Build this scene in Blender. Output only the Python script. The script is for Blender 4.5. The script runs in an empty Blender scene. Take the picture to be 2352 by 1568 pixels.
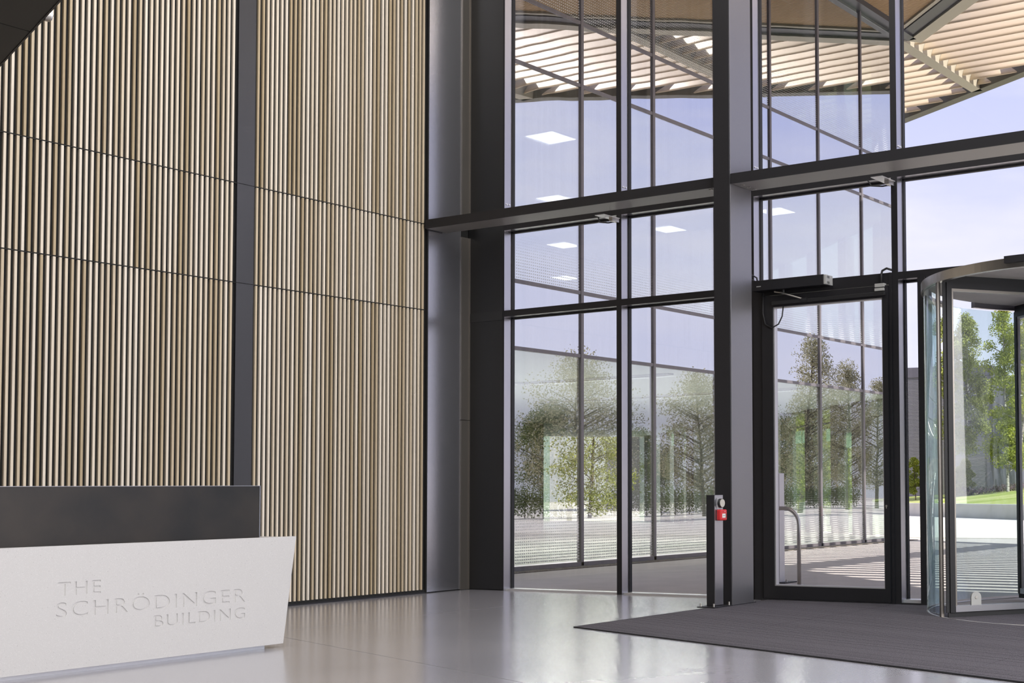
import bpy, bmesh, math, random
from mathutils import Vector, Matrix

S = bpy.context.scene
COL = S.collection
R = math.radians

# ---------------------------------------------------------------- camera
W, H = 2352.0, 1568.0
F, PX, PY = 3070.77, 2016.86, 982.76
YAW, PITCH, ROLL = 0.496662, 0.0464239, -0.01056
CAM = Vector((12.175, -11.962, 1.15))
cam = bpy.data.cameras.new('camera')
cam.sensor_fit = 'HORIZONTAL'; cam.sensor_width = 36.0
cam.lens = F / W * 36.0
cam.shift_x = -(PX - W / 2) / W
cam.shift_y = (PY - H / 2) / W
cam.clip_start = 0.05; cam.clip_end = 600
co = bpy.data.objects.new('camera', cam); COL.objects.link(co)
fw = Vector((-math.sin(YAW) * math.cos(PITCH), math.cos(YAW) * math.cos(PITCH), math.sin(PITCH)))
r0 = Vector((math.cos(YAW), math.sin(YAW), 0)); u0 = r0.cross(fw)
rr = math.cos(ROLL) * r0 + math.sin(ROLL) * u0
uu = -math.sin(ROLL) * r0 + math.cos(ROLL) * u0
m = Matrix((rr, uu, -fw)).transposed().to_4x4(); m.translation = CAM
co.matrix_world = m
S.camera = co

# ---------------------------------------------------------------- exposure
vs = S.view_settings
vs.view_transform = 'Standard'; vs.look = 'None'; vs.exposure = 0.0; vs.gamma = 1.0
vs.use_curve_mapping = False
S.cycles.transparent_max_bounces = 24
S.cycles.max_bounces = 6; S.cycles.diffuse_bounces = 3; S.cycles.glossy_bounces = 3
S.cycles.use_adaptive_sampling = True; S.cycles.adaptive_threshold = 0.05
S.cycles.sample_clamp_indirect = 6.0
S.cycles.caustics_reflective = False; S.cycles.caustics_refractive = False

# ---------------------------------------------------------------- sky
wd = bpy.data.worlds.new('world'); S.world = wd; wd.use_nodes = True
nt = wd.node_tree; nt.nodes.clear()
def N(t, ty, **kw):
    n = t.nodes.new(ty)
    for k, v in kw.items():
        if k in n.inputs: n.inputs[k].default_value = v
        else: setattr(n, k, v)
    return n
tc = N(nt, 'ShaderNodeTexCoord'); sx = N(nt, 'ShaderNodeSeparateXYZ')
nt.links.new(tc.outputs['Generated'], sx.inputs[0])
rp = N(nt, 'ShaderNodeValToRGB')
e = rp.color_ramp.elements
e[0].position = 0.0; e[0].color = (0.86, 0.85, 0.94, 1)
e[1].position = 1.0; e[1].color = (0.33, 0.40, 0.74, 1)
k = rp.color_ramp.elements.new(0.14); k.color = (0.80, 0.81, 0.95, 1)
k = rp.color_ramp.elements.new(0.30); k.color = (0.60, 0.64, 0.91, 1)
nt.links.new(sx.outputs['Z'], rp.inputs[0])
mp = N(nt, 'ShaderNodeMapping'); mp.inputs['Scale'].default_value = (1.4, 1.4, 5.5)
mp.inputs['Rotation'].default_value = (0, 0.35, 0.6)
nt.links.new(tc.outputs['Generated'], mp.inputs[0])
cn = N(nt, 'ShaderNodeTexNoise'); cn.inputs['Scale'].default_value = 2.2
cn.inputs['Detail'].default_value = 6; cn.inputs['Roughness'].default_value = 0.55
nt.links.new(mp.outputs[0], cn.inputs[0])
cr = N(nt, 'ShaderNodeValToRGB')
cr.color_ramp.elements[0].position = 0.42; cr.color_ramp.elements[1].position = 0.72
nt.links.new(cn.outputs[0], cr.inputs[0])
mx = N(nt, 'ShaderNodeMixRGB'); mx.inputs['Color2'].default_value = (0.93, 0.91, 0.97, 1)
nt.links.new(cr.outputs[0], mx.inputs['Fac']); nt.links.new(rp.outputs[0], mx.inputs['Color1'])
bg = N(nt, 'ShaderNodeBackground'); bg.inputs['Strength'].default_value = 1.22
wo = N(nt, 'ShaderNodeOutputWorld')
nt.links.new(mx.outputs[0], bg.inputs[0]); nt.links.new(bg.outputs[0], wo.inputs[0])

# ---------------------------------------------------------------- sun
sl = bpy.data.lights.new('sun', 'SUN'); sl.energy = 9.2; sl.angle = R(0.27); sl.color = (1.0, 0.93, 0.82)
so = bpy.data.objects.new('sun', sl); COL.objects.link(so)
SUN = Vector((13.0, -1.7, 12.0)).normalized()
so.rotation_euler = SUN.to_track_quat('Z', 'Y').to_euler()

# ---------------------------------------------------------------- large area lights (added fill at the side glazing, ceiling luminaires)
def area(name, loc, direction, sx_, sy_, power, color):
    l = bpy.data.lights.new(name, 'AREA'); l.shape = 'RECTANGLE'; l.size = sx_; l.size_y = sy_
    l.energy = power; l.color = color
    o = bpy.data.objects.new(name, l); COL.objects.link(o); o.location = loc
    o.rotation_euler = Vector(direction).to_track_quat('-Z', 'Z').to_euler()
    return o
area('side_fill_light', (16.6, -6.0, 5.4), (-1, 0.0, -0.08), 9.0, 6.0, 1350, (1.0, 0.98, 0.975))  # fill lamp added to brighten the slats and desk from the right
area('ceiling_luminaire_light', (6.5, -4.0, 9.35), (0, 0, -1), 9.0, 5.0, 420, (1.0, 0.95, 0.88))

area('soffit_downlight_light', (9.2, -11.4, 4.36), (0, 0, -1), 5.0, 3.5, 330, (1.0, 0.95, 0.88))

# ================================================================ helpers
def link(o, parent=None):
    COL.objects.link(o)
    if parent is not None: o.parent = parent
    return o
ROOT = {}
def root_of(o):
    while o.parent is not None: o = o.parent
    return o
def obj(name, bm, mat, parent=None, smooth=False):
    """one mesh object; bmesh is in world coordinates, origin goes to the thing's base"""
    if parent is not None:
        off = root_of(parent).location
        bmesh.ops.translate(bm, verts=bm.verts, vec=-off)
    me = bpy.data.meshes.new(name); bm.to_mesh(me); bm.free()
    if mat is not None: me.materials.append(mat)
    if smooth:
        for p in me.polygons: p.use_smooth = True
    return link(bpy.data.objects.new(name, me), parent)
def empty(name, loc):
    o = bpy.data.objects.new(name, None); o.empty_display_size = 0.2
    o.location = loc
    return link(o)
def tag(o, label=None, cat=None, group=None, kind=None):
    if label: o['label'] = label
    if cat: o['category'] = cat
    if group: o['group'] = group
    if kind: o['kind'] = kind
    return o
def thing(name, loc, label, cat, group=None):
    return tag(empty(name, loc), label, cat, group)
def struct(name, loc=(0, 0, 0), label=None):
    return tag(empty(name, loc), label, None, None, 'structure')

def box(bm, x0, x1, y0, y1, z0, z1):
    v = [bm.verts.new(p) for p in ((x0,y0,z0),(x1,y0,z0),(x1,y1,z0),(x0,y1,z0),(x0,y0,z1),(x1,y0,z1),(x1,y1,z1),(x0,y1,z1))]
    for f in ((3,2,1,0),(4,5,6,7),(0,1,5,4),(1,2,6,5),(2,3,7,6),(3,0,4,7)):
        bm.faces.new([v[i] for i in f])
    return v
def bx(x0, x1, y0, y1, z0, z1, bevel=0.0):
    bm = bmesh.new(); box(bm, min(x0,x1), max(x0,x1), min(y0,y1), max(y0,y1), min(z0,z1), max(z0,z1))
    if bevel > 0:
        bmesh.ops.bevel(bm, geom=bm.edges[:], offset=bevel, segments=2, affect='EDGES', profile=0.5)
    return bm
def prism(poly, z0, z1, bm=None):
    """poly of (x,y) counter-clockwise, extruded z0..z1"""
    bm = bm or bmesh.new()
    a = [bm.verts.new((x, y, z0)) for x, y in poly]; b = [bm.verts.new((x, y, z1)) for x, y in poly]
    n = len(poly)
    bm.faces.new(a[::-1]); bm.faces.new(b)
    for i in range(n): bm.faces.new((a[i], a[(i+1)%n], b[(i+1)%n], b[i]))
    return bm
def prism_yz(poly, x0, x1, bm=None):
    bm = bm or bmesh.new()
    a = [bm.verts.new((x0, y, z)) for y, z in poly]; b = [bm.verts.new((x1, y, z)) for y, z in poly]
    n = len(poly)
    bm.faces.new(a[::-1]); bm.faces.new(b)
    for i in range(n): bm.faces.new((a[i], a[(i+1)%n], b[(i+1)%n], b[i]))
    bmesh.ops.recalc_face_normals(bm, faces=bm.faces[:])
    return bm
def bar(p, q, w, z0, z1, bm=None, off=0.0):
    """horizontal bar of width w between plan points p,q; off shifts sideways (left of p->q positive)"""
    p = Vector((p[0], p[1])); q = Vector((q[0], q[1])); d = (q - p).normalized(); n = Vector((-d.y, d.x))
    a = p + n * (off - w / 2); b = q + n * (off - w / 2); c = q + n * (off + w / 2); e_ = p + n * (off + w / 2)
    return prism([a[:], b[:], c[:], e_[:]], z0, z1, bm)
def tube(pts, rad, segs=10, bm=None, closed=False):
    bm = bm or bmesh.new()
    pts = [Vector(p) for p in pts]; n = len(pts); rings = []
    rads = rad if isinstance(rad, (list, tuple)) else [rad] * n
    up = None
    for i, p in enumerate(pts):
        t = (pts[min(i+1, n-1)] - pts[max(i-1, 0)]).normalized()
        if up is None:
            up = Vector((0, 0, 1)) if abs(t.z) < 0.9 else Vector((1, 0, 0))
        s = t.cross(up)
        if s.length < 1e-5: s = t.orthogonal()
        s.normalize(); up = s.cross(t).normalized()
        rings.append([bm.verts.new(p + (s * math.cos(a) + up * math.sin(a)) * rads[i]) for a in [2*math.pi*k/segs for k in range(segs)]])
    for i in range(n - 1):
        for k in range(segs):
            bm.faces.new((rings[i][k], rings[i][(k+1)%segs], rings[i+1][(k+1)%segs], rings[i+1][k]))
    bm.faces.new(rings[0][::-1]); bm.faces.new(rings[-1])
    return bm
def disc(c, axis, r, t, segs=24, bm=None):
    c = Vector(c); axis = Vector(axis).normalized()
    return tube([c, c + axis * t], r, segs, bm)
def arc_wall(cx, cy, r, w, a0, a1, z0, z1, n=24, bm=None):
    bm = bm or bmesh.new()
    rows = []
    for i in range(n + 1):
        a = R(a0 + (a1 - a0) * i / n); c, s = math.cos(a), math.sin(a)
        ri, ro = r - w / 2, r + w / 2
        rows.append([bm.verts.new((cx+ri*c, cy+ri*s, z0)), bm.verts.new((cx+ro*c, cy+ro*s, z0)), bm.verts.new((cx+ro*c, cy+ro*s, z1)), bm.verts.new((cx+ri*c, cy+ri*s, z1))])
    for i in range(n):
        a, b = rows[i], rows[i+1]
        for k in range(4): bm.faces.new((a[k], a[(k+1)%4], b[(k+1)%4], b[k]))
    bm.faces.new(rows[0]); bm.faces.new(rows[-1][::-1])
    bmesh.ops.recalc_face_normals(bm, faces=bm.faces[:])
    return bm

# ================================================================ materials
def mat(name, color, rough=0.5, metal=0.0, spec=0.5, noise=None, bump=None, coat=0.0):
    """noise = (scale, amount, colour2[, (sx,sy,sz)]); bump = (scale, strength)"""
    m_ = bpy.data.materials.new(name); m_.use_nodes = True
    t = m_.node_tree; b = t.nodes['Principled BSDF']
    b.inputs['Base Color'].default_value = (*color, 1); b.inputs['Roughness'].default_value = rough
    b.inputs['Metallic'].default_value = metal; b.inputs['Specular IOR Level'].default_value = spec
    b.inputs['Coat Weight'].default_value = coat
    c = N(t, 'ShaderNodeTexCoord')
    if noise:
        mp_ = N(t, 'ShaderNodeMapping')
        if len(noise) > 3: mp_.inputs['Scale'].default_value = noise[3]
        t.links.new(c.outputs['Object'], mp_.inputs[0])
        n = N(t, 'ShaderNodeTexNoise'); n.inputs['Scale'].default_value = noise[0]; n.inputs['Detail'].default_value = 5
        t.links.new(mp_.outputs[0], n.inputs[0])
        r_ = N(t, 'ShaderNodeValToRGB'); r_.color_ramp.elements[0].position = 0.35; r_.color_ramp.elements[1].position = 0.65
        t.links.new(n.outputs[0], r_.inputs[0])
        mu = N(t, 'ShaderNodeMath', operation='MULTIPLY'); mu.inputs[1].default_value = noise[1]
        t.links.new(r_.outputs[0], mu.inputs[0])
        x = N(t, 'ShaderNodeMixRGB'); x.inputs['Color1'].default_value = (*color, 1); x.inputs['Color2'].default_value = (*noise[2], 1)
        t.links.new(mu.outputs[0], x.inputs['Fac']); t.links.new(x.outputs[0], b.inputs['Base Color'])
    if bump:
        n2 = N(t, 'ShaderNodeTexNoise'); n2.inputs['Scale'].default_value = bump[0]; n2.inputs['Detail'].default_value = 3
        t.links.new(c.outputs['Object'], n2.inputs[0])
        bp = N(t, 'ShaderNodeBump'); bp.inputs['Strength'].default_value = bump[1]; bp.inputs['Distance'].default_value = 0.01
        t.links.new(n2.outputs[0], bp.inputs['Height']); t.links.new(bp.outputs[0], b.inputs['Normal'])
    return m_
def emit(name, color, strength):
    m_ = bpy.data.materials.new(name); m_.use_nodes = True; t = m_.node_tree; t.nodes.clear()
    e_ = N(t, 'ShaderNodeEmission'); e_.inputs[0].default_value = (*color, 1); e_.inputs[1].default_value = strength
    o = N(t, 'ShaderNodeOutputMaterial'); t.links.new(e_.outputs[0], o.inputs[0])
    return m_
def glass(name, tint, base, grazing, gloss=(1, 1, 1), wave=None, frit=None):
    """thin pane: part mirror, part clear; frit = printed white dots (list of z-bands (z0, z1) fading upward)"""
    m_ = bpy.data.materials.new(name); m_.use_nodes = True; t = m_.node_tree; t.nodes.clear()
    L = t.links.new
    tr = N(t, 'ShaderNodeBsdfTransparent'); tr.inputs[0].default_value = (*tint, 1)
    gl = N(t, 'ShaderNodeBsdfGlossy'); gl.inputs[0].default_value = (*gloss, 1); gl.inputs['Roughness'].default_value = 0.0
    lw = N(t, 'ShaderNodeLayerWeight'); lw.inputs['Blend'].default_value = 0.5
    pw = N(t, 'ShaderNodeMath', operation='POWER'); pw.inputs[1].default_value = 4.0
    L(lw.outputs['Facing'], pw.inputs[0])
    ma = N(t, 'ShaderNodeMath', operation='MULTIPLY_ADD'); ma.inputs[1].default_value = grazing; ma.inputs[2].default_value = base
    L(pw.outputs[0], ma.inputs[0])
    mix = N(t, 'ShaderNodeMixShader'); L(ma.outputs[0], mix.inputs[0]); L(tr.outputs[0], mix.inputs[1]); L(gl.outputs[0], mix.inputs[2])
    geo = N(t, 'ShaderNodeNewGeometry')
    if wave:
        mp_ = N(t, 'ShaderNodeMapping'); mp_.inputs['Scale'].default_value = wave[2]
        L(geo.outputs['Position'], mp_.inputs[0])
        n = N(t, 'ShaderNodeTexNoise'); n.inputs['Scale'].default_value = wave[0]; n.inputs['Detail'].default_value = 1.5
        L(mp_.outputs[0], n.inputs[0])
        bp = N(t, 'ShaderNodeBump'); bp.inputs['Strength'].default_value = 1.0; bp.inputs['Distance'].default_value = wave[1]
        L(n.outputs[0], bp.inputs['Height']); L(bp.outputs[0], gl.inputs['Normal'])
    last = mix
    if frit:
        sp = N(t, 'ShaderNodeSeparateXYZ'); L(geo.outputs['Position'], sp.inputs[0])
        def fr(sock):
            a = N(t, 'ShaderNodeMath', operation='MULTIPLY'); a.inputs[1].default_value = 1 / 0.045; L(sock, a.inputs[0])
            b = N(t, 'ShaderNodeMath', operation='FRACT'); L(a.outputs[0], b.inputs[0])
            c = N(t, 'ShaderNodeMath', operation='SUBTRACT'); c.inputs[1].default_value = 0.5; L(b.outputs[0], c.inputs[0])
            d = N(t, 'ShaderNodeMath', operation='ABSOLUTE'); L(c.outputs[0], d.inputs[0])
            return d.outputs[0]
        fy, fz = fr(sp.outputs['Y']), fr(sp.outputs['Z'])
        mxm = N(t, 'ShaderNodeMath', operation='MAXIMUM'); L(fy, mxm.inputs[0]); L(fz, mxm.inputs[1])
        tot = None
        for (z0, z1, top) in frit:      # dots shrink from z0 to z1
            mr = N(t, 'ShaderNodeMapRange'); mr.inputs['From Min'].default_value = z0; mr.inputs['From Max'].default_value = z1
            mr.inputs['To Min'].default_value = top; mr.inputs['To Max'].default_value = 0.0; mr.clamp = True
            L(sp.outputs['Z'], mr.inputs['Value'])
            ge = N(t, 'ShaderNodeMath', operation='GREATER_THAN'); ge.inputs[1].default_value = min(z0, z1); L(sp.outputs['Z'], ge.inputs[0])
            le = N(t, 'ShaderNodeMath', operation='LESS_THAN'); le.inputs[1].default_value = max(z0, z1); L(sp.outputs['Z'], le.inputs[0])
            a = N(t, 'ShaderNodeMath', operation='MULTIPLY'); L(mr.outputs[0], a.inputs[0]); L(ge.outputs[0], a.inputs[1])
            b = N(t, 'ShaderNodeMath', operation='MULTIPLY'); L(a.outputs[0], b.inputs[0]); L(le.outputs[0], b.inputs[1])
            if tot is None: tot = b.outputs[0]
            else:
                s_ = N(t, 'ShaderNodeMath', operation='ADD'); L(tot, s_.inputs[0]); L(b.outputs[0], s_.inputs[1]); tot = s_.outputs[0]
        lt = N(t, 'ShaderNodeMath', operation='LESS_THAN'); L(mxm.outputs[0], lt.inputs[0]); L(tot, lt.inputs[1])
        df = N(t, 'ShaderNodeBsdfDiffuse'); df.inputs[0].default_value = (0.62, 0.64, 0.62, 1)
        m2 = N(t, 'ShaderNodeMixShader'); L(lt.outputs[0], m2.inputs[0]); L(last.outputs[0], m2.inputs[1]); L(df.outputs[0], m2.inputs[2])
        last = m2
    o = N(t, 'ShaderNodeOutputMaterial'); L(last.outputs[0], o.inputs[0])
    return m_

M = {}
M['black'] = mat('matt_black_board', (0.008, 0.008, 0.008), 0.8)
M['anthracite'] = mat('anthracite_satin_metal', (0.020, 0.0195, 0.0225), 0.45, 0.0, 0.3)
M['anth_panel'] = mat('anthracite_panel', (0.085, 0.085, 0.092), 0.32, 0.6, 0.5)
M['frame'] = mat('mullion_grey_metal', (0.44, 0.435, 0.47), 0.28, 0.9, 0.5)
M['corner_metal'] = mat('polished_anthracite_metal', (0.40, 0.40, 0.43), 0.22, 0.9)
M['gasket'] = mat('black_gasket', (0.012, 0.012, 0.014), 0.6)
M['steel_paint'] = mat('dark_paint_on_steel', (0.24, 0.235, 0.25), 0.36, 0.75, 0.5, None, (90, 0.10))
M['steel'] = mat('brushed_steel', (0.55, 0.53, 0.50), 0.32, 1.0)
M['alu'] = mat('bronze_grey_aluminium', (0.24, 0.22, 0.20), 0.35, 0.8)
M['bead'] = mat('pale_aluminium_bead', (0.55, 0.54, 0.56), 0.4, 0.5)
M['sill'] = mat('bright_aluminium_sill', (0.75, 0.75, 0.78), 0.3, 0.6)
M['glass'] = glass('clear_lobby_glass', (0.955, 0.955, 0.985), 0.025, 0.6)
M['drumglass'] = glass('curved_drum_glass', (0.86, 0.93, 0.93), 0.04, 0.55)
M['wingglass'] = glass('coated_facade_glass', (0.90, 0.93, 0.865), 0.235, 0.42, (0.92, 0.93, 1.0), (0.55, 0.0022, (1, 0.7, 1.8)),
                       [(0.0, 1.25, 0.24)])
M['wingglass_up'] = glass('coated_upper_glass', (0.82, 0.87, 0.82), 0.58, 0.38, (0.96, 0.97, 1.0), (0.55, 0.0022, (1, 0.7, 1.8)), [(4.37, 5.3, 0.20), (8.77, 10.4, 0.20)])
M['spandrel'] = glass('frosted_spandrel_glass', (0.45, 0.50, 0.53), 0.66, 0.3, (0.92, 0.94, 1.0), (0.55, 0.0022, (1, 0.7, 1.8)))
M['clearback'] = glass('rear_glass', (0.80, 0.90, 0.82), 0.06, 0.5)
M['wood_back'] = mat('slat_back', (0.006, 0.006, 0.006), 0.9)
M['tan'] = mat('cream_louvre_paint', (0.62, 0.505, 0.355), 0.5)
M['tan_steel'] = mat('khaki_steel', (0.36, 0.33, 0.25), 0.5)
M['dk_steel'] = mat('dark_canopy_steel', (0.055, 0.055, 0.058), 0.4)
M['olive_steel'] = mat('olive_grey_steel', (0.10, 0.095, 0.075), 0.5)
M['white'] = mat('white_wall_paint', (0.78, 0.80, 0.76), 0.7)
M['dk_wall'] = mat('dark_grey_wall', (0.10, 0.10, 0.105), 0.7)
M['wing_ceiling'] = mat('pale_ceiling_tile', (0.60, 0.62, 0.62), 0.8)
M['pale_floor'] = mat('pale_wing_floor', (0.60, 0.60, 0.58), 0.3)
M['dk_door'] = mat('dark_partition', (0.05, 0.05, 0.048), 0.5)
M['facade_frame'] = mat('facade_mullion_bronze', (0.16, 0.15, 0.155), 0.45, 0.3)
M['red'] = mat('red_plastic', (0.62, 0.03, 0.035), 0.35)
M['white_plastic'] = mat('white_plastic', (0.8, 0.8, 0.8), 0.4)
M['grey_plastic'] = mat('grey_plastic', (0.42, 0.42, 0.41), 0.45)
M['blk_plastic'] = mat('black_plastic', (0.02, 0.02, 0.022), 0.4)
M['button'] = mat('brushed_button', (0.62, 0.60, 0.53), 0.35, 0.4)
M['cable'] = mat('black_cable', (0.018, 0.018, 0.02), 0.5)
M['beige'] = mat('beige_drum_ceiling', (0.80, 0.76, 0.70), 0.8, 0, 0.3, (6, 0.5, (0.70, 0.66, 0.60)))
M['concrete'] = mat('pale_concrete', (0.62, 0.60, 0.58), 0.85, 0, 0.3, (1.2, 0.5, (0.50, 0.49, 0.47)))
M['worktop'] = mat('dark_timber_worktop', (0.16, 0.07, 0.035), 0.4)
M['lamp_panel'] = emit('lit_ceiling_panel', (1.0, 0.95, 0.88), 4.5)
M['fill_soft'] = emit('soft_fill_strip', (1.0, 0.97, 0.92), 0.4)
M['downlight'] = emit('lit_downlight', (1.0, 0.95, 0.85), 12.0)
M['bark'] = mat('pale_birch_bark', (0.55, 0.52, 0.47), 0.8, 0, 0.3, (5, 0.8, (0.12, 0.10, 0.08), (1, 1, 4)))
M['bark2'] = mat('brown_bark', (0.10, 0.075, 0.05), 0.9)

def blindmat():
    m_ = bpy.data.materials.new('mint_blind_fabric'); m_.use_nodes = True; t = m_.node_tree; t.nodes.clear()
    d = N(t, 'ShaderNodeBsdfDiffuse'); d.inputs[0].default_value = (0.72, 0.86, 0.76, 1)
    tr = N(t, 'ShaderNodeBsdfTranslucent'); tr.inputs[0].default_value = (0.72, 0.86, 0.76, 1)
    x = N(t, 'ShaderNodeMixShader'); x.inputs[0].default_value = 0.6
    o = N(t, 'ShaderNodeOutputMaterial'); t.links.new(d.outputs[0], x.inputs[1]); t.links.new(tr.outputs[0], x.inputs[2]); t.links.new(x.outputs[0], o.inputs[0])
    return m_
M['mint'] = blindmat()
def leafmat(name, a, b, trans=0.35):
    m_ = bpy.data.materials.new(name); m_.use_nodes = True; t = m_.node_tree; t.nodes.clear(); L = t.links.new
    g = N(t, 'ShaderNodeNewGeometry')
    r_ = N(t, 'ShaderNodeValToRGB'); r_.color_ramp.elements[0].color = (*a, 1); r_.color_ramp.elements[1].color = (*b, 1)
    L(g.outputs['Random Per Island'], r_.inputs[0])
    d = N(t, 'ShaderNodeBsdfDiffuse'); tr = N(t, 'ShaderNodeBsdfTranslucent')
    L(r_.outputs[0], d.inputs[0]); L(r_.outputs[0], tr.inputs[0])
    x = N(t, 'ShaderNodeMixShader'); x.inputs[0].default_value = trans; L(d.outputs[0], x.inputs[1]); L(tr.outputs[0], x.inputs[2])
    o = N(t, 'ShaderNodeOutputMaterial'); L(x.outputs[0], o.inputs[0]); return m_
M['leaf'] = leafmat('birch_leaves', (0.19, 0.23, 0.05), (0.50, 0.52, 0.18))
M['leaf_o'] = leafmat('olive_spring_leaves', (0.20, 0.19, 0.10), (0.52, 0.49, 0.32))
M['leaf_y'] = leafmat('yellow_green_leaves', (0.24, 0.29, 0.04), (0.52, 0.54, 0.12))
M['leaf_d'] = leafmat('dark_leaves', (0.07, 0.10, 0.03), (0.22, 0.25, 0.09))
M['flower'] = leafmat('mauve_flowering_leaves', (0.12, 0.16, 0.05), (0.40, 0.24, 0.34))

# wooden slat: every slat gets its own tone
def slatmat():
    m_ = bpy.data.materials.new('pale_timber_slat'); m_.use_nodes = True; t = m_.node_tree; L = t.links.new
    b = t.nodes['Principled BSDF']; b.inputs['Roughness'].default_value = 0.55; b.inputs['Specular IOR Level'].default_value = 0.3
    oi = N(t, 'ShaderNodeObjectInfo')
    r_ = N(t, 'ShaderNodeValToRGB'); el = r_.color_ramp.elements
    el[0].color = (0.47, 0.37, 0.235, 1); el[1].color = (0.86, 0.78, 0.67, 1)
    k_ = el.new(0.3); k_.color = (0.66, 0.555, 0.41, 1); k_ = el.new(0.6); k_.color = (0.78, 0.685, 0.555, 1)
    L(oi.outputs['Random'], r_.inputs[0])
    c = N(t, 'ShaderNodeTexCoord'); mp_ = N(t, 'ShaderNodeMapping'); mp_.inputs['Scale'].default_value = (60, 60, 0.9)
    L(c.outputs['Object'], mp_.inputs[0])
    ad = N(t, 'ShaderNodeVectorMath', operation='ADD'); cmb = N(t, 'ShaderNodeCombineXYZ')
    mu = N(t, 'ShaderNodeMath', operation='MULTIPLY'); mu.inputs[1].default_value = 71.0; L(oi.outputs['Random'], mu.inputs[0])
    L(mu.outputs[0], cmb.inputs['Z']); L(mp_.outputs[0], ad.inputs[0]); L(cmb.outputs[0], ad.inputs[1])
    n = N(t, 'ShaderNodeTexNoise'); n.inputs['Scale'].default_value = 1.0; n.inputs['Detail'].default_value = 4
    L(ad.outputs[0], n.inputs[0])
    mr = N(t, 'ShaderNodeMapRange'); mr.inputs['From Min'].default_value = 0.3; mr.inputs['From Max'].default_value = 0.75
    mr.inputs['To Min'].default_value = 0.82; mr.inputs['To Max'].default_value = 1.08; L(n.outputs[0], mr.inputs['Value'])
    x = N(t, 'ShaderNodeVectorMath', operation='SCALE'); L(r_.outputs[0], x.inputs[0]); L(mr.outputs[0], x.inputs['Scale'])
    L(x.outputs[0], b.inputs['Base Color'])
    return m_
M['slat'] = slatmat()

# terrazzo slab: pale grey with fine dark and brown specks
def terrazzo():
    m_ = bpy.data.materials.new('speckled_pale_stone'); m_.use_nodes = True; t = m_.node_tree; L = t.links.new
    b = t.nodes['Principled BSDF']; b.inputs['Roughness'].default_value = 0.42; b.inputs['Specular IOR Level'].default_value = 0.4
    c = N(t, 'ShaderNodeTexCoord')
    base = (0.535, 0.525, 0.525)
    prev = None
    for sc, th, colr, dens in ((130, 0.20, (0.13, 0.115, 0.105), 0.34), (330, 0.24, (0.34, 0.32, 0.31), 0.45), (62, 0.085, (0.035, 0.03, 0.03), 0.30), (240, 0.22, (0.80, 0.79, 0.78), 0.4)):
        v = N(t, 'ShaderNodeTexVoronoi'); v.inputs['Scale'].default_value = sc; L(c.outputs['Object'], v.inputs['Vector'])
        lt = N(t, 'ShaderNodeMath', operation='LESS_THAN'); lt.inputs[1].default_value = th; L(v.outputs['Distance'], lt.inputs[0])
        sp = N(t, 'ShaderNodeSeparateColor'); L(v.outputs['Color'], sp.inputs[0])
        l2 = N(t, 'ShaderNodeMath', operation='LESS_THAN'); l2.inputs[1].default_value = dens; L(sp.outputs[0], l2.inputs[0])
        mu = N(t, 'ShaderNodeMath', operation='MULTIPLY'); L(lt.outputs[0], mu.inputs[0]); L(l2.outputs[0], mu.inputs[1])
        x = N(t, 'ShaderNodeMixRGB'); x.inputs['Color2'].default_value = (*colr, 1); L(mu.outputs[0], x.inputs['Fac'])
        if prev is None: x.inputs['Color1'].default_value = (*base, 1)
        else: L(prev, x.inputs['Color1'])
        prev = x.outputs[0]
    L(prev, b.inputs['Base Color'])
    return m_
M['terrazzo'] = terrazzo()

def floormat():
    m_ = bpy.data.materials.new('polished_concrete'); m_.use_nodes = True; t = m_.node_tree; L = t.links.new
    b = t.nodes['Principled BSDF']; b.inputs['Specular IOR Level'].default_value = 0.8; b.inputs['Coat Weight'].default_value = 0.6; b.inputs['Coat Roughness'].default_value = 0.16
    c = N(t, 'ShaderNodeTexCoord')
    n = N(t, 'ShaderNodeTexNoise'); n.inputs['Scale'].default_value = 0.8; n.inputs['Detail'].default_value = 8; n.inputs['Roughness'].default_value = 0.62
    L(c.outputs['Object'], n.inputs[0])
    r_ = N(t, 'ShaderNodeValToRGB'); r_.color_ramp.elements[0].color = (0.33, 0.325, 0.365, 1); r_.color_ramp.elements[1].color = (0.40, 0.393, 0.435, 1)
    r_.color_ramp.elements[0].position = 0.3; r_.color_ramp.elements[1].position = 0.7
    L(n.outputs[0], r_.inputs[0]); L(r_.outputs[0], b.inputs['Base Color'])
    n2 = N(t, 'ShaderNodeTexNoise'); n2.inputs['Scale'].default_value = 2.5; n2.inputs['Detail'].default_value = 6
    L(c.outputs['Object'], n2.inputs[0])
    mr = N(t, 'ShaderNodeMapRange'); mr.inputs['To Min'].default_value = 0.235; mr.inputs['To Max'].default_value = 0.265; L(n2.outputs[0], mr.inputs['Value'])
    L(mr.outputs[0], b.inputs['Roughness'])
    return m_
M['floor'] = floormat()

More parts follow.
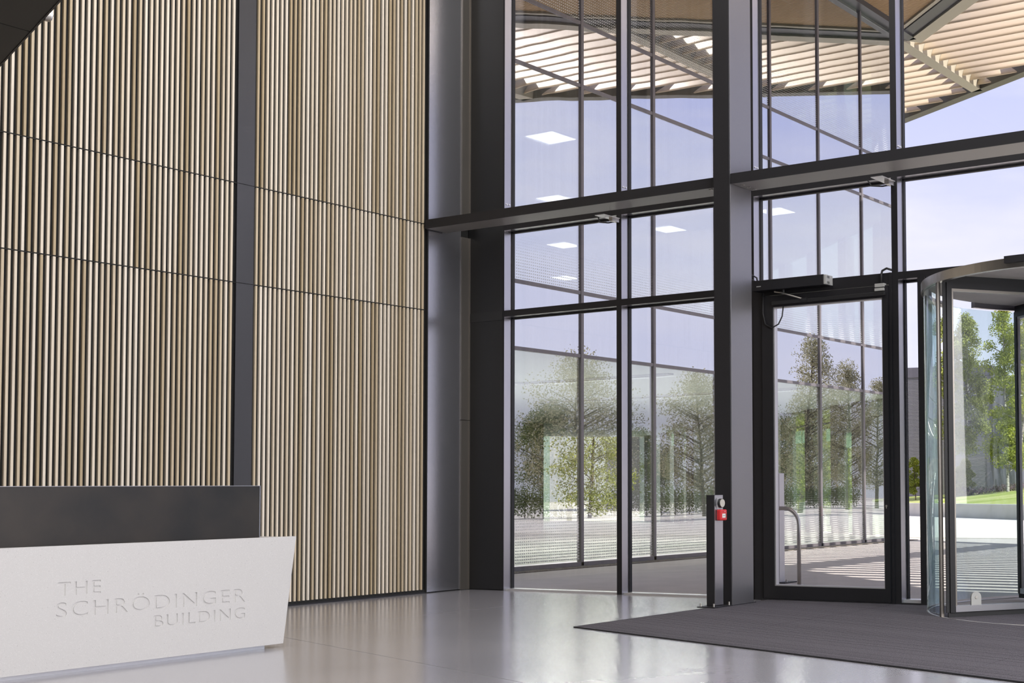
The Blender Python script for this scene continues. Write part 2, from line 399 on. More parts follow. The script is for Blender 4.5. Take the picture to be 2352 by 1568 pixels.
def carpetmat():
    m_ = bpy.data.materials.new('charcoal_ribbed_carpet'); m_.use_nodes = True; t = m_.node_tree; L = t.links.new
    b = t.nodes['Principled BSDF']; b.inputs['Roughness'].default_value = 0.95; b.inputs['Specular IOR Level'].default_value = 0.15
    c = N(t, 'ShaderNodeNewGeometry'); mp_ = N(t, 'ShaderNodeMapping'); mp_.inputs['Rotation'].default_value = (0, 0, math.atan(0.32))
    L(c.outputs['Position'], mp_.inputs[0])
    sp = N(t, 'ShaderNodeSeparateXYZ'); L(mp_.outputs[0], sp.inputs[0])
    mu = N(t, 'ShaderNodeMath', operation='MULTIPLY'); mu.inputs[1].default_value = 1 / 0.05; L(sp.outputs['Y'], mu.inputs[0])
    fl = N(t, 'ShaderNodeMath', operation='FLOOR'); L(mu.outputs[0], fl.inputs[0])
    wn = N(t, 'ShaderNodeTexWhiteNoise', noise_dimensions='1D'); L(fl.outputs[0], wn.inputs['W'])
    fr = N(t, 'ShaderNodeMath', operation='FRACT'); L(mu.outputs[0], fr.inputs[0])
    lt = N(t, 'ShaderNodeMath', operation='LESS_THAN'); lt.inputs[1].default_value = 0.30; L(fr.outputs[0], lt.inputs[0])
    r_ = N(t, 'ShaderNodeMapRange'); r_.inputs['To Min'].default_value = 0.35; r_.inputs['To Max'].default_value = 1.0; L(wn.outputs[0], r_.inputs['Value'])
    k_ = N(t, 'ShaderNodeMath', operation='MULTIPLY'); L(lt.outputs[0], k_.inputs[0]); L(r_.outputs[0], k_.inputs[1])
    n = N(t, 'ShaderNodeTexNoise'); n.inputs['Scale'].default_value = 120; n.inputs['Detail'].default_value = 3; L(c.outputs['Position'], n.inputs[0])
    rp_ = N(t, 'ShaderNodeValToRGB'); rp_.color_ramp.elements[0].color = (0.050, 0.047, 0.058, 1); rp_.color_ramp.elements[1].color = (0.175, 0.163, 0.19, 1)
    rp_.color_ramp.elements[0].position = 0.3; rp_.color_ramp.elements[1].position = 0.72
    L(n.outputs[0], rp_.inputs[0])
    x = N(t, 'ShaderNodeMixRGB'); x.inputs['Color2'].default_value = (0.018, 0.017, 0.02, 1); L(k_.outputs[0], x.inputs['Fac']); L(rp_.outputs[0], x.inputs['Color1'])
    L(x.outputs[0], b.inputs['Base Color'])
    bp = N(t, 'ShaderNodeBump'); bp.inputs['Strength'].default_value = 0.5; bp.inputs['Distance'].default_value = 0.004
    L(n.outputs[0], bp.inputs['Height']); L(bp.outputs[0], b.inputs['Normal'])
    return m_
M['carpet'] = carpetmat()
M['joint'] = mat('floor_joint_filler', (0.17, 0.165, 0.17), 0.5)
M['paving'] = mat('grey_resin_paving', (0.52, 0.485, 0.46), 0.85, 0, 0.3, (2.0, 0.5, (0.44, 0.41, 0.39)), (200, 0.3))
M['plaza'] = mat('pale_plaza_paving', (0.72, 0.68, 0.63), 0.85, 0, 0.3, (0.6, 0.5, (0.66, 0.62, 0.57)))
M['grass'] = mat('mown_grass', (0.26, 0.33, 0.06), 0.9, 0, 0.2, (0.5, 0.9, (0.50, 0.50, 0.22), (0.3, 1.6, 1)), (30, 0.6))
M['cladding'] = mat('grey_ribbed_cladding', (0.21, 0.205, 0.225), 0.55, 0.2)
M['cladding_dk'] = mat('dark_grey_cladding', (0.10, 0.095, 0.115), 0.55, 0.2)
M['soffit_wood'] = mat('brown_soffit_slats', (0.52, 0.36, 0.19), 0.6)
M['mezz'] = mat('black_soffit_panel', (0.016, 0.016, 0.016), 0.55)
M['screen'] = mat('dark_waxed_steel', (0.032, 0.032, 0.033), 0.34, 0.55, 0.5, (2.4, 0.7, (0.060, 0.052, 0.046)))

# ================================================================ SETTING: lobby shell
fl = tag(obj('floor', bx(-0.1, 17.0, -18.0, 0.02, -0.2, 0.0), M['floor']), 'polished grey concrete floor of the lobby', None, None, 'structure')
for (p, q) in (((0.4, -3.9), (16.9, -9.1)), ((2.2, -0.1), (2.2, -17.9)), ((9.0, -0.1), (9.0, -17.9))):
    obj('floor_joint', bar(p, q, 0.003, -0.003, 0.0006), M['joint'], fl)

# mezzanine soffit over the camera, edge runs skew like the mat
def mez(x): return -5.85 - 0.32 * x
mz = struct('ceiling', (0, 0, 4.4), 'low black panelled soffit reaching in at upper left')
xs = [0.0, 2.64, 5.6, 8.56, 11.52, 14.48, 17.0]
for a, b in zip(xs[:-1], xs[1:]):
    g = 0.006
    obj('soffit_panel', prism([(a+g, -18), (b-g, -18), (b-g, mez(b-g)), (a+g, mez(a+g))], 4.4, 4.43), M['mezz'], mz)
obj('slab', prism([(0, -18), (17, -18), (17, mez(17)-0.0), (0, mez(0)-0.0)], 4.432, 4.95), M['mezz'], mz)
obj('edge_strip', bar((0.02, mez(0.02)), (17, mez(17)), 0.012, 4.395, 4.96), M['anthracite'], mz)

tag(obj('ceiling', bx(-0.1, 17.0, -18, 0.3, 9.6, 9.9), M['white']), 'high white lobby ceiling above the frame', None, None, 'structure')
tag(obj('wall_back', bx(-0.1, 17.0, -18.2, -18.0, 0, 9.9), M['dk_wall']), None, None, None, 'structure')
wr = tag(obj('wall_right', bx(17.0, 17.2, -18, -10.8, 0, 9.9), M['white']), None, None, None, 'structure')
obj('wall_pier', bx(17.0, 17.2, -1.2, 0.3, 0, 9.9), M['white'], wr)
obj('parapet', bx(17.0, 17.2, -10.8, -1.2, 0, 2.2), M['white'], wr)
obj('lintel', bx(17.0, 17.2, -10.8, -1.2, 8.6, 9.9), M['white'], wr)
w9 = struct('window_9', (17.1, -6, 2.2))
obj('pane', bx(17.09, 17.11, -10.8, -1.2, 2.2, 8.6), M['glass'], w9)
for y in (-8.4, -6.0, -3.6): obj('mullion', bx(17.04, 17.16, y-0.04, y+0.04, 2.2, 8.6), M['frame'], w9)
# roof slab of the main building; overhang and depth added to block sun
tag(obj('roof_1', bx(-0.1, 45.0, -18.5, 0.3, 9.92, 12.6), M['concrete']), 'flat concrete roof slab of the main building, overhang added to block sun', None, None, 'structure')

# ---------------- slat wall (plane X = 0)
wl = tag(obj('wall_left', bx(-0.25, -0.024, -18, 0.05, 0, 9.6), M['wood_back']), 'feature wall of pale vertical timber slats on black backing', None, None, 'structure')
ROWS = ((0.045, 3.326), (3.338, 4.348), (4.360, 9.55))
SW, SD, PITCH_S = 0.0245, 0.0235, 0.0551
slatmesh = []
for (z0, z1) in ROWS:
    b_ = bmesh.new(); L2 = z1 - z0
    box(b_, -0.028, 0.0, -SW/2, SW/2, 0, L2)
    bmesh.ops.bevel(b_, geom=[e_ for e_ in b_.edges if abs(e_.verts[0].co.z - e_.verts[1].co.z) > 0.1 and e_.verts[0].co.x > -0.01], offset=0.002, segments=1, affect='EDGES')
    me = bpy.data.meshes.new('slat'); b_.to_mesh(me); b_.free(); me.materials.append(M['slat']); slatmesh.append(me)
SECT = ((-5.519, -3.205), (-2.972, -0.700))
for (y0, y1) in SECT:
    n = int(round((y1 - y0) / PITCH_S))
    for r_, (z0, z1) in enumerate(ROWS):
        for i in range(n):
            o = bpy.data.objects.new('slat', slatmesh[r_]); link(o, wl)
            o.location = (0, y0 + (i + 0.5) * (y1 - y0) / n, z0)
bm = bmesh.new()                       # the sections further back, outside the photograph
for (y0, y1) in ((-8.03, -5.762), (-10.54, -8.272)):
    n = 41
    for (z0, z1) in ROWS[:2]:
        for i in range(n):
            y = y0 + (i + 0.5) * (y1 - y0) / n
            box(bm, -0.028, 0, y - SW/2, y + SW/2, z0, z1)
tag(obj('slat_field', bm, M['slat'], wl), None, None, None, 'stuff')
for (y0, y1) in ((-3.182, -2.985), (-5.74, -5.54), (-8.25, -8.05)):
    for (z0, z1) in ((0.045, 3.328), (3.334, 4.350), (4.356, 9.55)):
        obj('metal_strip', bx(-0.03, 0.004, y0, y1, z0, z1), M['anth_panel'], wl)
obj('shadow_gap', bx(-0.024, -0.01, -18, -0.67, 0.0, 0.045), M['black'], wl)
obj('floor_channel', bx(-0.02, 0.0, -18, -0.67, 0.0, 0.018), M['anthracite'], wl)
for z in (3.332, 4.354): obj('joint_strip', bx(-0.024, -0.006, -5.52, -0.69, z-0.006, z+0.004), M['black'], wl)
for (z0, z1) in ((0.012, 4.30), (4.30, 9.55)):
    obj('corner_panel', bx(-0.02, 0.0, -0.648, -0.135, z0, z1), M['corner_metal'], wl)
obj('edge_trim', bx(-0.02, 0.006, -0.672, -0.656, 0.0, 9.55), M['black'], wl)

# ---------------- front glazing (plane Y = 0)
wf = struct('wall_front', (0, 0, 0), 'dark panelled corner beside the front glazing')
obj('black_panel', bx(-0.1, 0.578, 0.0, 0.06, 0.0, 9.6), M['black'], wf)
obj('metal_sheet', bx(0.0, 0.56, -0.006, 0.0, 0.012, 9.6), mat('black_satin_sheet', (0.014, 0.014, 0.015), 0.35), wf)
for (z0, z1) in ((0.005, 2.05), (2.056, 4.29), (4.42, 9.6)):
    obj('corner_angle', prism([(0.0, -0.135), (0.018, -0.135), (0.018, -0.016), (0.03, -0.016), (0.03, -0.004), (0.0, -0.004)], z0, z1), M['alu'], wf)
obj('panel_batten', bx(0.02, 0.56, -0.012, -0.006, 3.25, 3.36), mat('black_batten', (0.02, 0.02, 0.021), 0.4), wf)

MULL = [('trim_1', 0.555, 0.58), ('trim_2', 2.307, 2.376), ('trim_3', 4.10, 4.19), ('trim_4', 5.872, 5.942), ('trim_5', 9.9, 9.97), ('trim_6', 11.7, 11.77), ('trim_7', 13.5, 13.57), ('trim_8', 15.3, 15.37)]
def bolts(parent, x, y0, z):
    for k in range(2):
        obj('bolt', disc((x, y0 + 0.035 + 0.045 * k, z), (1, 0, 0), 0.011, 0.008, 10), M['sill'], parent)
for i, (nm, a, b) in enumerate(MULL):
    t = struct(nm, ((a+b)/2, 0, 0))
    z0 = 3.28 if nm == 'trim_5' else 0.0
    obj('mullion', bx(a, b, 0.0, 0.118, z0, 9.6), M['frame'], t)
    obj('front_shade', bx(a, b, -0.005, 0.0, z0, 9.6), M['anthracite'], t)  # dark sheet: shade of the room-facing side put into the colour
    obj('gasket', bx(a-0.012, b+0.012, 0.118, 0.165, z0, 9.6), M['gasket'], t)
    bolts(t, b, 0.0, 4.66)
BAYS = [(0.58, 2.307, 1), (2.376, 4.10, 1), (4.19, 5.872, 2), (5.942, 9.9, 3), (9.97, 11.7, 1), (11.77, 13.5, 1), (13.57, 15.3, 1), (15.37, 17.0, 1)]
for i, (a, b, kind) in enumerate(BAYS):
    t = struct('window_%d' % (i + 1), ((a+b)/2, 0.14, 0))
    def pane(x0, x1, z0, z1):
        obj('pane', bx(x0, x1, 0.138, 0.148, z0, z1), M['glass'], t)
    def trans(x0, x1, z0, z1):
        obj('transom', bx(x0, x1, 0.0, 0.118, z0, z1), M['frame'], t)
        obj('transom_shade', bx(x0, x1, -0.004, 0.0, z0, z1), M['anthracite'], t)  # same dark sheet, painting the shade on the transom front
        obj('transom_gasket', bx(x0, x1, 0.118, 0.165, z0-0.02, z1+0.02), M['gasket'], t)
    pane(a, b, 4.62, 9.55)
    trans(a, b, 4.335, 4.60)
    pane(a, b, 3.365, 4.33)
    trans(a, b, 3.285, 3.36)
    if kind == 1:
        pane(a, b, 0.03, 3.28)
        obj('sill', bx(a, b, 0.03, 0.165, 0.0, 0.022), M['sill'], t)
    if kind == 3:
        pane(a, 6.165, 0.05, 3.28)
        obj('sill', bx(a, 6.2, 0.03, 0.165, 0.018, 0.05), M['sill'], t)
        obj('sill_base', bx(a, 6.2, 0.0, 0.17, 0.0, 0.018), M['anthracite'], t)
    obj('head', bx(a, b, 0.0, 0.165, 9.55, 9.62), M['frame'], t)

# ---------------- steel frame in front of the glazing
col = thing('steel_column', (4.33, -0.6, 0), 'tall dark painted steel column between the glazing bays', 'column')
obj('shaded_front', bx(4.235, 4.425, -0.80, -0.785, 0.0, 9.6), M['anthracite'], col)  # front coloured darker than the shaft to paint in its shade
obj('shaft', bx(4.24, 4.43, -0.785, -0.40, 0.0, 9.6, 0.006), M['steel_paint'], col)
obj('base_plate', bx(4.225, 4.45, -0.82, -0.385, 0.0, 0.014), M['anthracite'], col)
M['beam_paint'] = mat('grey_beam_paint', (0.25, 0.24, 0.23), 0.42)
for (x0, x1, lab) in ((0.04, 4.228, 'dark horizontal steel beam running from the slat wall to the column'), (4.437, 17.0, 'dark horizontal steel beam running right from the column over the doors')):
    y0 = -0.74 if x0 < 1 else -0.79
    b = thing('steel_beam', (x0, -0.6, 4.29), lab, 'beam')
    obj('beam_body', bx(x0, x1, y0 + 0.012, -0.40, 4.29, 4.385), M['beam_paint'], b)
    obj('beam_lip', bx(x0, x1, y0, y0 + 0.012, 4.288, 4.392), M['anthracite'], b)
    obj('top_plate', bx(x0, x1, y0 + 0.012, -0.40, 4.385, 4.392), M['anthracite'], b)
    for k in range(6):
        xx = (x1 - 0.10) if x0 < 1 else (x0 + 0.06 + 0.03 * (k % 2))
        obj('bolt', disc((xx - (0.03 * (k % 2) if x0 < 1 else 0), -0.68 + 0.11 * (k // 2), 4.29), (0, 0, -1), 0.010, 0.008, 8), M['steel'], b)
for x in (2.34, 5.90):       # cable and bracket where mullion meets the beam
    c = thing('beam_bracket', (x, -0.2, 4.30), 'small galvanised bracket with cable under the beam at the %s mullion' % ('left' if x < 4 else 'right'), 'bracket')
    obj('plate', bx(x - 0.10, x + 0.03, -0.30, -0.02, 4.283, 4.29), M['sill'], c)
    obj('clip', bx(x - 0.03, x + 0.02, -0.14, -0.02, 4.24, 4.283), M['steel'], c)
    obj('cable', tube([(x - 0.28, -0.03, 4.33), (x - 0.22, -0.07, 4.26), (x - 0.08, -0.09, 4.235), (x, -0.05, 4.25)], 0.008, 8), M['cable'], c, True)

# ---------------- glazed side door
d1 = struct('door_1', (5.0, 0.0, 0.0), 'tall glazed door in a black frame beside the column')
fr = obj('door_frame', bx(4.19, 4.30, -0.02, 0.12, 0, 3.36), M['anthracite'], d1)
obj('frame_post', bx(5.842, 5.872, -0.02, 0.12, 0, 3.36), M['anthracite'], d1)
obj('frame_head', bx(4.30, 5.842, -0.012, 0.12, 3.24, 3.36), M['anthracite'], d1)
obj('frame_rebate', bx(4.30, 4.318, 0.0, 0.06, 0.0, 3.24), M['gasket'], d1)
leaf = obj('door_leaf', bx(4.318, 4.452, -0.045, 0.03, 0.02, 3.23), M['anthracite'], d1)
obj('lock_stile', bx(5.778, 5.838, -0.045, 0.03, 0.02, 3.23), M['anthracite'], leaf)
obj('bottom_rail', bx(4.452, 5.778, -0.045, 0.03, 0.02, 0.155), M['anthracite'], leaf)
obj('top_rail', bx(4.452, 5.778, -0.045, 0.03, 3.108, 3.23), M['anthracite'], leaf)
obj('pane', bx(4.455, 5.775, -0.005, 0.005, 0.158, 3.106), M['glass'], leaf)
for (x0, x1, z0, z1) in ((4.452, 4.466, 0.155, 3.108), (5.764, 5.778, 0.155, 3.108)):
    obj('glazing_bead', bx(x0, x1, -0.03, 0.028, z0, z1), M['bead'], leaf)
for (z0, z1) in ((0.155, 0.168), (3.096, 3.108)):
    obj('glazing_bead', bx(4.466, 5.764, -0.03, 0.028, z0, z1), M['bead'], leaf)
obj('keyhole', tube([(5.805, -0.045, 0.99), (5.805, -0.052, 0.99)], 0.011, 12), M['steel'], leaf)
obj('key_slot', bx(5.800, 5.810, -0.053, -0.045, 0.965, 0.99), M['steel'], leaf)
obj('threshold', bx(4.30, 5.842, -0.06, 0.14, 0.0, 0.018), M['anthracite'], d1)
obj('slide_rail', bx(4.46, 5.82, -0.075, -0.045, 3.125, 3.165, 0.004), M['blk_plastic'], leaf)
cl = obj('door_operator', bx(4.27, 5.155, -0.165, -0.015, 3.275, 3.385, 0.006), M['anthracite'], d1)
obj('end_cap', bx(5.155, 5.185, -0.160, -0.020, 3.28, 3.38, 0.004), M['grey_plastic'], cl)
for k in range(3):
    obj('vent_slot', bx(5.184, 5.187, -0.135 + 0.018*k, -0.127 + 0.018*k, 3.345, 3.37), M['blk_plastic'], cl)
    obj('vent_slot', bx(5.184, 5.187, -0.135 + 0.018*k, -0.127 + 0.018*k, 3.288, 3.312), M['blk_plastic'], cl)
obj('badge', bx(4.33, 4.385, -0.1665, -0.165, 3.315, 3.324), M['grey_plastic'], cl)
obj('closer_arm', tube([(4.52, -0.10, 3.262), (4.60, -0.11, 3.245), (4.84, -0.075, 3.165)], [0.013, 0.011, 0.009], 8), M['steel'], cl)
obj('arm_pivot', bx(4.83, 4.90, -0.085, -0.045, 3.14, 3.17), M['blk_plastic'], cl)
obj('arm_spindle', disc((4.62, -0.09, 3.278), (0, 0, -1), 0.014, 0.04, 10), M['blk_plastic'], cl)
obj('door_cable', tube([(4.345, -0.06, 3.27), (4.34, -0.06, 3.05), (4.37, -0.06, 2.93), (4.45, -0.055, 2.885), (4.53, -0.05, 2.92), (4.575, -0.047, 3.00), (4.59, -0.046, 3.11)], 0.0075, 8), M['cable'], d1, True)
for k in range(2):
    obj('supply_cable', tube([(4.21, -0.3 + 0.02*k, 3.44 - 0.03*k), (4.25, -0.16, 3.46 - 0.05*k), (4.285, -0.09, 3.43 - 0.05*k), (4.29, -0.08, 3.37)], 0.009, 8), M['cable'], d1, True)
ct = obj('door_contact', bx(5.70, 5.81, -0.06, -0.012, 3.215, 3.252, 0.003), M['grey_plastic'], d1)
obj('contact_magnet', bx(5.70, 5.81, -0.065, -0.045, 3.175, 3.205, 0.003), M['grey_plastic'], leaf)
obj('contact_cable', tube([(5.765, -0.03, 3.25), (5.763, -0.03, 3.34), (5.77, -0.02, 3.385), (5.82, -0.02, 3.405), (5.875, -0.01, 3.385)], 0.012, 8), M['cable'], d1, True)

# ---------------- revolving door
CX, CY, RD = 8.0, 0.15, 1.65
rv = thing('revolving_door', (CX, CY, 0), 'glass revolving door with curved drum and steel ring band', 'revolving door')
A_IN, A_OUT = 229.0, 140.0
obj('entry_post', bx(6.168, 6.245, -0.02, 0.15, 0.0, 3.30), M['anthracite'], rv)
obj('drum_glass', arc_wall(CX, CY, RD, 0.014, 183, A_IN, 0.03, 3.02, 20), M['drumglass'], rv, True)
obj('drum_glass', arc_wall(CX, CY, RD, 0.014, A_OUT, 177, 0.03, 3.02, 18), M['drumglass'], rv, True)
obj('drum_glass', arc_wall(CX, CY, RD, 0.014, 311, 401, 0.03, 3.02, 28), M['drumglass'], rv, True)
obj('ring_band', arc_wall(CX, CY, RD + 0.005, 0.05, 196, 344, 3.02, 3.105, 60), M['steel'], rv)
obj('ring_band', arc_wall(CX, CY, RD + 0.005, 0.05, 20, 160, 3.04, 3.10, 48), M['frame'], rv)
obj('ring_sensor', arc_wall(CX, CY, RD + 0.04, 0.05, 262, 282, 3.06, 3.12, 10), M['anthracite'], rv)
obj('side_ring', arc_wall(CX, CY, RD + 0.002, 0.03, 178, 198, 2.99, 3.05, 8), M['steel'], rv, True)
obj('drum_ceiling', prism([(CX + (RD-0.03)*math.cos(R(a)), CY + (RD-0.03)*math.sin(R(a))) for a in range(0, 360, 6)], 3.09, 3.12), M['beige'], rv)
obj('floor_ring', arc_wall(CX, CY, RD, 0.02, 0, 360, 0.0, 0.0105, 72), M['steel'], rv, True)
for a in (A_IN, A_OUT, 311, 401):
    c_, s_ = math.cos(R(a)), math.sin(R(a)); p = Vector((CX + RD*c_, CY + RD*s_, 0)); n = Vector((c_, s_, 0)); tt = Vector((-s_, c_, 0))
    q = p - tt*0.0 
    obj('drum_post', prism([(p + n*0.014 + tt*0.02)[:2], (p - n*0.014 + tt*0.02)[:2], (p - n*0.014 - tt*0.02)[:2], (p + n*0.014 - tt*0.02)[:2]], 0.0, 3.03), M['alu'], rv)
def radial(a, r0_, r1_, w, z0, z1):
    c_, s_ = math.cos(R(a)), math.sin(R(a))
    return bar((CX + r0_*c_, CY + r0_*s_), (CX + r1_*c_, CY + r1_*s_), w, z0, z1)
for a in (231.5, 321.5, 51.5, 141.5):
    wg = obj('wing', radial(a, RD - 0.095, RD - 0.045, 0.045, 0.05, 3.02), M['anthracite'], rv)
    obj('inner_stile', radial(a, 0.06, 0.14, 0.045, 0.05, 3.02), M['anthracite'], wg)
    obj('top_rail', radial(a, 0.14, RD - 0.095, 0.045, 2.965, 3.02), M['anthracite'], wg)
    obj('bottom_rail', radial(a, 0.14, RD - 0.095, 0.05, 0.055, 0.11), M['frame'], wg)
    obj('brush', radial(a, 0.06, RD - 0.03, 0.012, 0.008, 0.055), M['gasket'], wg)
    obj('top_brush', radial(a, 0.06, RD - 0.03, 0.012, 3.02, 3.085), M['gasket'], wg)
    obj('side_brush', radial(a, RD - 0.045, RD - 0.012, 0.012, 0.05, 3.02), M['gasket'], wg)
    obj('pane', radial(a, 0.14, RD - 0.095, 0.010, 0.11, 2.965), M['glass'], wg)
    obj('stile_bead', radial(a, RD - 0.112, RD - 0.095, 0.03, 0.11, 2.965), M['alu'], wg)
    obj('rail_bead', radial(a, 0.14, RD - 0.112, 0.03, 2.94, 2.965), M['alu'], wg)
    c_, s_ = math.cos(R(a)), math.sin(R(a)); pr_ = RD - 0.30
    pc = Vector((CX + pr_*c_, CY + pr_*s_, 0)); td = Vector((s_, -c_, 0))
    side = -1 if td.dot(CAM - pc) < 0 else 1
    td = td * side; rad_ = Vector((c_, s_, 0))
    bm = bmesh.new(); prof = [(-0.05, 0.11), (0.05, 0.11)] + [(0.05*math.cos(R(k)), 0.18 + 0.05*math.sin(R(k))) for k in range(0, 181, 20)]
    f_ = [bm.verts.new(pc + rad_*u + Vector((0,0,v)) + td*0.024) for u, v in prof]; g_ = [bm.verts.new(pc + rad_*u + Vector((0,0,v)) + td*0.006) for u, v in prof]
    bm.faces.new(f_); bm.faces.new(g_[::-1])
    for i in range(len(prof)): bm.faces.new((f_[i], g_[i], g_[(i+1)%len(prof)], f_[(i+1)%len(prof)]))
    bmesh.ops.recalc_face_normals(bm, faces=bm.faces[:])
    obj('lock_plate', bm, M['grey_plastic'], wg)
    obj('lock_cylinder', disc(pc + Vector((0,0,0.18)) + td*0.024, td, 0.014, 0.006, 12), M['steel'], wg)
obj('centre_shaft', disc((CX, CY, 0.01), (0, 0, 1), 0.06, 3.05, 20), M['anthracite'], rv, True)

# ---------------- entrance mat
mt = thing('entrance_mat', (7, -2, 0), 'charcoal ribbed entrance mat in front of the doors', 'mat')
def me_(x): return -1.675 - 0.3195 * (x - 0) if False else -3.069 - 0.3125 * (x - 4.374)
for (a, b) in ((4.37, 5.905), (5.912, 8.60), (8.607, 11.3), (11.307, 14.0)):
    obj('mat_tile', prism([(a, me_(a)), (b, me_(b)), (b, -0.06), (a, -0.06)], 0.0, 0.009), M['carpet'], mt)
obj('mat_edge', bar((4.365, me_(4.365)), (14.0, me_(14.0)), 0.012, 0.0, 0.010), M['gasket'], mt)
obj('mat_edge', bar((4.364, me_(4.37)), (4.364, -0.85), 0.010, 0.0, 0.010), M['gasket'], mt)

# ---------------- bollard with push button and call point
bo = thing('access_bollard', (4.36, -0.98, 0), 'slim dark metal post with push button and red call point in front of column', 'bollard')
obj('base_plate', bx(4.255, 4.465, -1.145, -0.835, 0.009, 0.02), M['anthracite'], bo)
obj('post', bx(4.31, 4.405, -1.06, -0.91, 0.02, 1.12, 0.003), M['anthracite'], bo)
obj('lit_side', bx(4.405, 4.41, -1.055, -0.915, 0.03, 1.118), M['frame'], bo)  # side coloured lighter to paint in the daylight it catches
for (x, y) in ((4.28, -1.115), (4.44, -1.12), (4.44, -0.86), (4.28, -0.86)):
    obj('anchor_bolt', disc((x, y, 0.02), (0, 0, 1), 0.010, 0.032, 10), M['steel'], bo)
pb = obj('push_button', bx(4.41, 4.416, -1.022, -0.925, 0.985, 1.09), M['bead'], bo)
obj('button_collar', disc((4.416, -0.9735, 1.038), (1, 0, 0), 0.046, 0.026, 28), M['blk_plastic'], pb)
obj('button_face', disc((4.442, -0.9735, 1.038), (1, 0, 0), 0.040, 0.006, 28), M['button'], pb)
cp = obj('call_point', bx(4.41, 4.462, -1.030, -0.915, 0.865, 0.975, 0.012), M['red'], bo)
tag(cp, 'red break-glass call point')
obj('call_plate', bx(4.462, 4.464, -1.0, -0.945, 0.893, 0.934), M['white_plastic'], cp)
for k in range(3): obj('dot_mark', disc((4.464, -0.985 + 0.0125*k, 0.914), (1, 0, 0), 0.004, 0.001, 8), M['blk_plastic'], cp)
obj('call_slot', bx(4.462, 4.4635, -0.942, -0.933, 0.893, 0.934), mat('dark_red', (0.12, 0.01, 0.01), 0.5), cp)
obj('call_led', disc((4.462, -0.955, 0.954), (1, 0, 0), 0.004, 0.002, 8), M['white_plastic'], cp)

# ---------------- reception desk
dk = thing('reception_desk', (2.9, -7.0, 0), 'white speckled stone reception desk with dark screen and engraved lettering', 'reception desk')
XF = 3.26
slab = prism_yz([(-9.4, 0.03), (-5.095, 0.03), (-4.988, 0.842), (-9.4, 0.842)], XF - 0.045, XF)
slab_o = obj('front_slab', slab, M['terrazzo'], dk)
def text_mesh(body, y0, y1, z0, cap):
    cu = bpy.data.curves.new('lettering', 'FONT'); cu.body = body; cu.size = 1.0; cu.extrude = 0.5
    cu.space_character = 1.14
    to = bpy.data.objects.new('lettering', cu); COL.objects.link(to)
    dg = bpy.context.evaluated_depsgraph_get(); dg.update()
    me = bpy.data.meshes.new_from_object(to.evaluated_get(dg))
    bpy.data.objects.remove(to); 
    bm = bmesh.new(); bm.from_mesh(me); bpy.data.meshes.remove(me)
    xs_ = [v.co.x for v in bm.verts]
    cap0 = 0.729
    x0, x1 = min(xs_), max(xs_)
    for v in bm.verts:
        x, y, z = v.co
        v.co = (XF + (0.004 if z > 0 else -0.008), y0 + (x - x0) / (x1 - x0) * (y1 - y0), z0 + y / cap0 * cap)
    bmesh.ops.remove_doubles(bm, verts=bm.verts[:], dist=1e-6)
    bmesh.ops.recalc_face_normals(bm, faces=bm.faces[:])
    return bm
cutter = bmesh.new()
for args in (('THE', -6.80, -6.515, 0.515, 0.094), ('SCHRÖDINGER', -6.81, -5.425, 0.372, 0.104), ('BUILDING', -6.135, -5.425, 0.248, 0.088)):
    tb = text_mesh(*args); tmp = bpy.data.meshes.new('t'); tb.to_mesh(tmp); tb.free(); cutter.from_mesh(tmp); bpy.data.meshes.remove(tmp)
bmesh.ops.translate(cutter, verts=cutter.verts, vec=-dk.location)
cme = bpy.data.meshes.new('cutter'); cutter.to_mesh(cme); cutter.free()
cob = bpy.data.objects.new('cutter', cme); COL.objects.link(cob); cob.location = dk.location
bo_ = slab_o.modifiers.new('engraving', 'BOOLEAN'); bo_.object = cob; bo_.operation = 'DIFFERENCE'; bo_.solver = 'EXACT'
dg = bpy.context.evaluated_depsgraph_get(); dg.update()
cut = bpy.data.meshes.new_from_object(slab_o.evaluated_get(dg))
slab_o.modifiers.clear()
if len(cut.polygons) > 20: slab_o.data = cut
bpy.data.objects.remove(cob)
if not slab_o.data.materials: slab_o.data.materials.append(M['terrazzo'])
obj('plinth', bx(2.35, XF - 0.05, -9.3, -5.22, 0.0, 0.045), M['sill'], dk)
obj('carcass', bx(2.30, XF - 0.05, -9.3, -5.15, 0.045, 0.80), M['anthracite'], dk)
obj('end_panel', prism_yz([(-5.15, 0.03), (-5.10, 0.03), (-4.995, 0.838), (-5.15, 0.838)], 2.30, XF - 0.046), M['terrazzo'], dk)
obj('worktop', bx(2.0, XF - 0.046, -9.3, -5.0, 0.80, 0.836), M['worktop'], dk)
sc_ = obj('privacy_screen', bx(3.15, 3.16, -9.4, -5.239, 0.838, 1.231), M['screen'], dk)
obj('screen_edge', bx(3.148, 3.162, -9.4, -5.239, 1.231, 1.235), M['frame'], sc_)
obj('screen_edge', bx(3.148, 3.162, -5.239, -5.232, 0.838, 1.235), M['frame'], sc_)

# ---------------- small fixing on the soffit edge
gc = thing('balustrade_fixing', (2.98, mez(2.98) + 0.02, 4.46), 'small round steel fixing on the black soffit edge', 'fixing')
nv = Vector((0.32, 1.0, 0)).normalized(); pc = Vector((2.98, mez(2.98), 4.435)) + nv * 0.008
obj('disc', disc(pc, nv, 0.048, 0.03, 24), M['steel'], gc)
obj('cap', disc(pc + nv*0.03, nv, 0.036, 0.012, 24), M['sill'], gc)
obj('bolt', disc(pc + nv*0.042, nv, 0.010, 0.008, 8), M['blk_plastic'], gc)

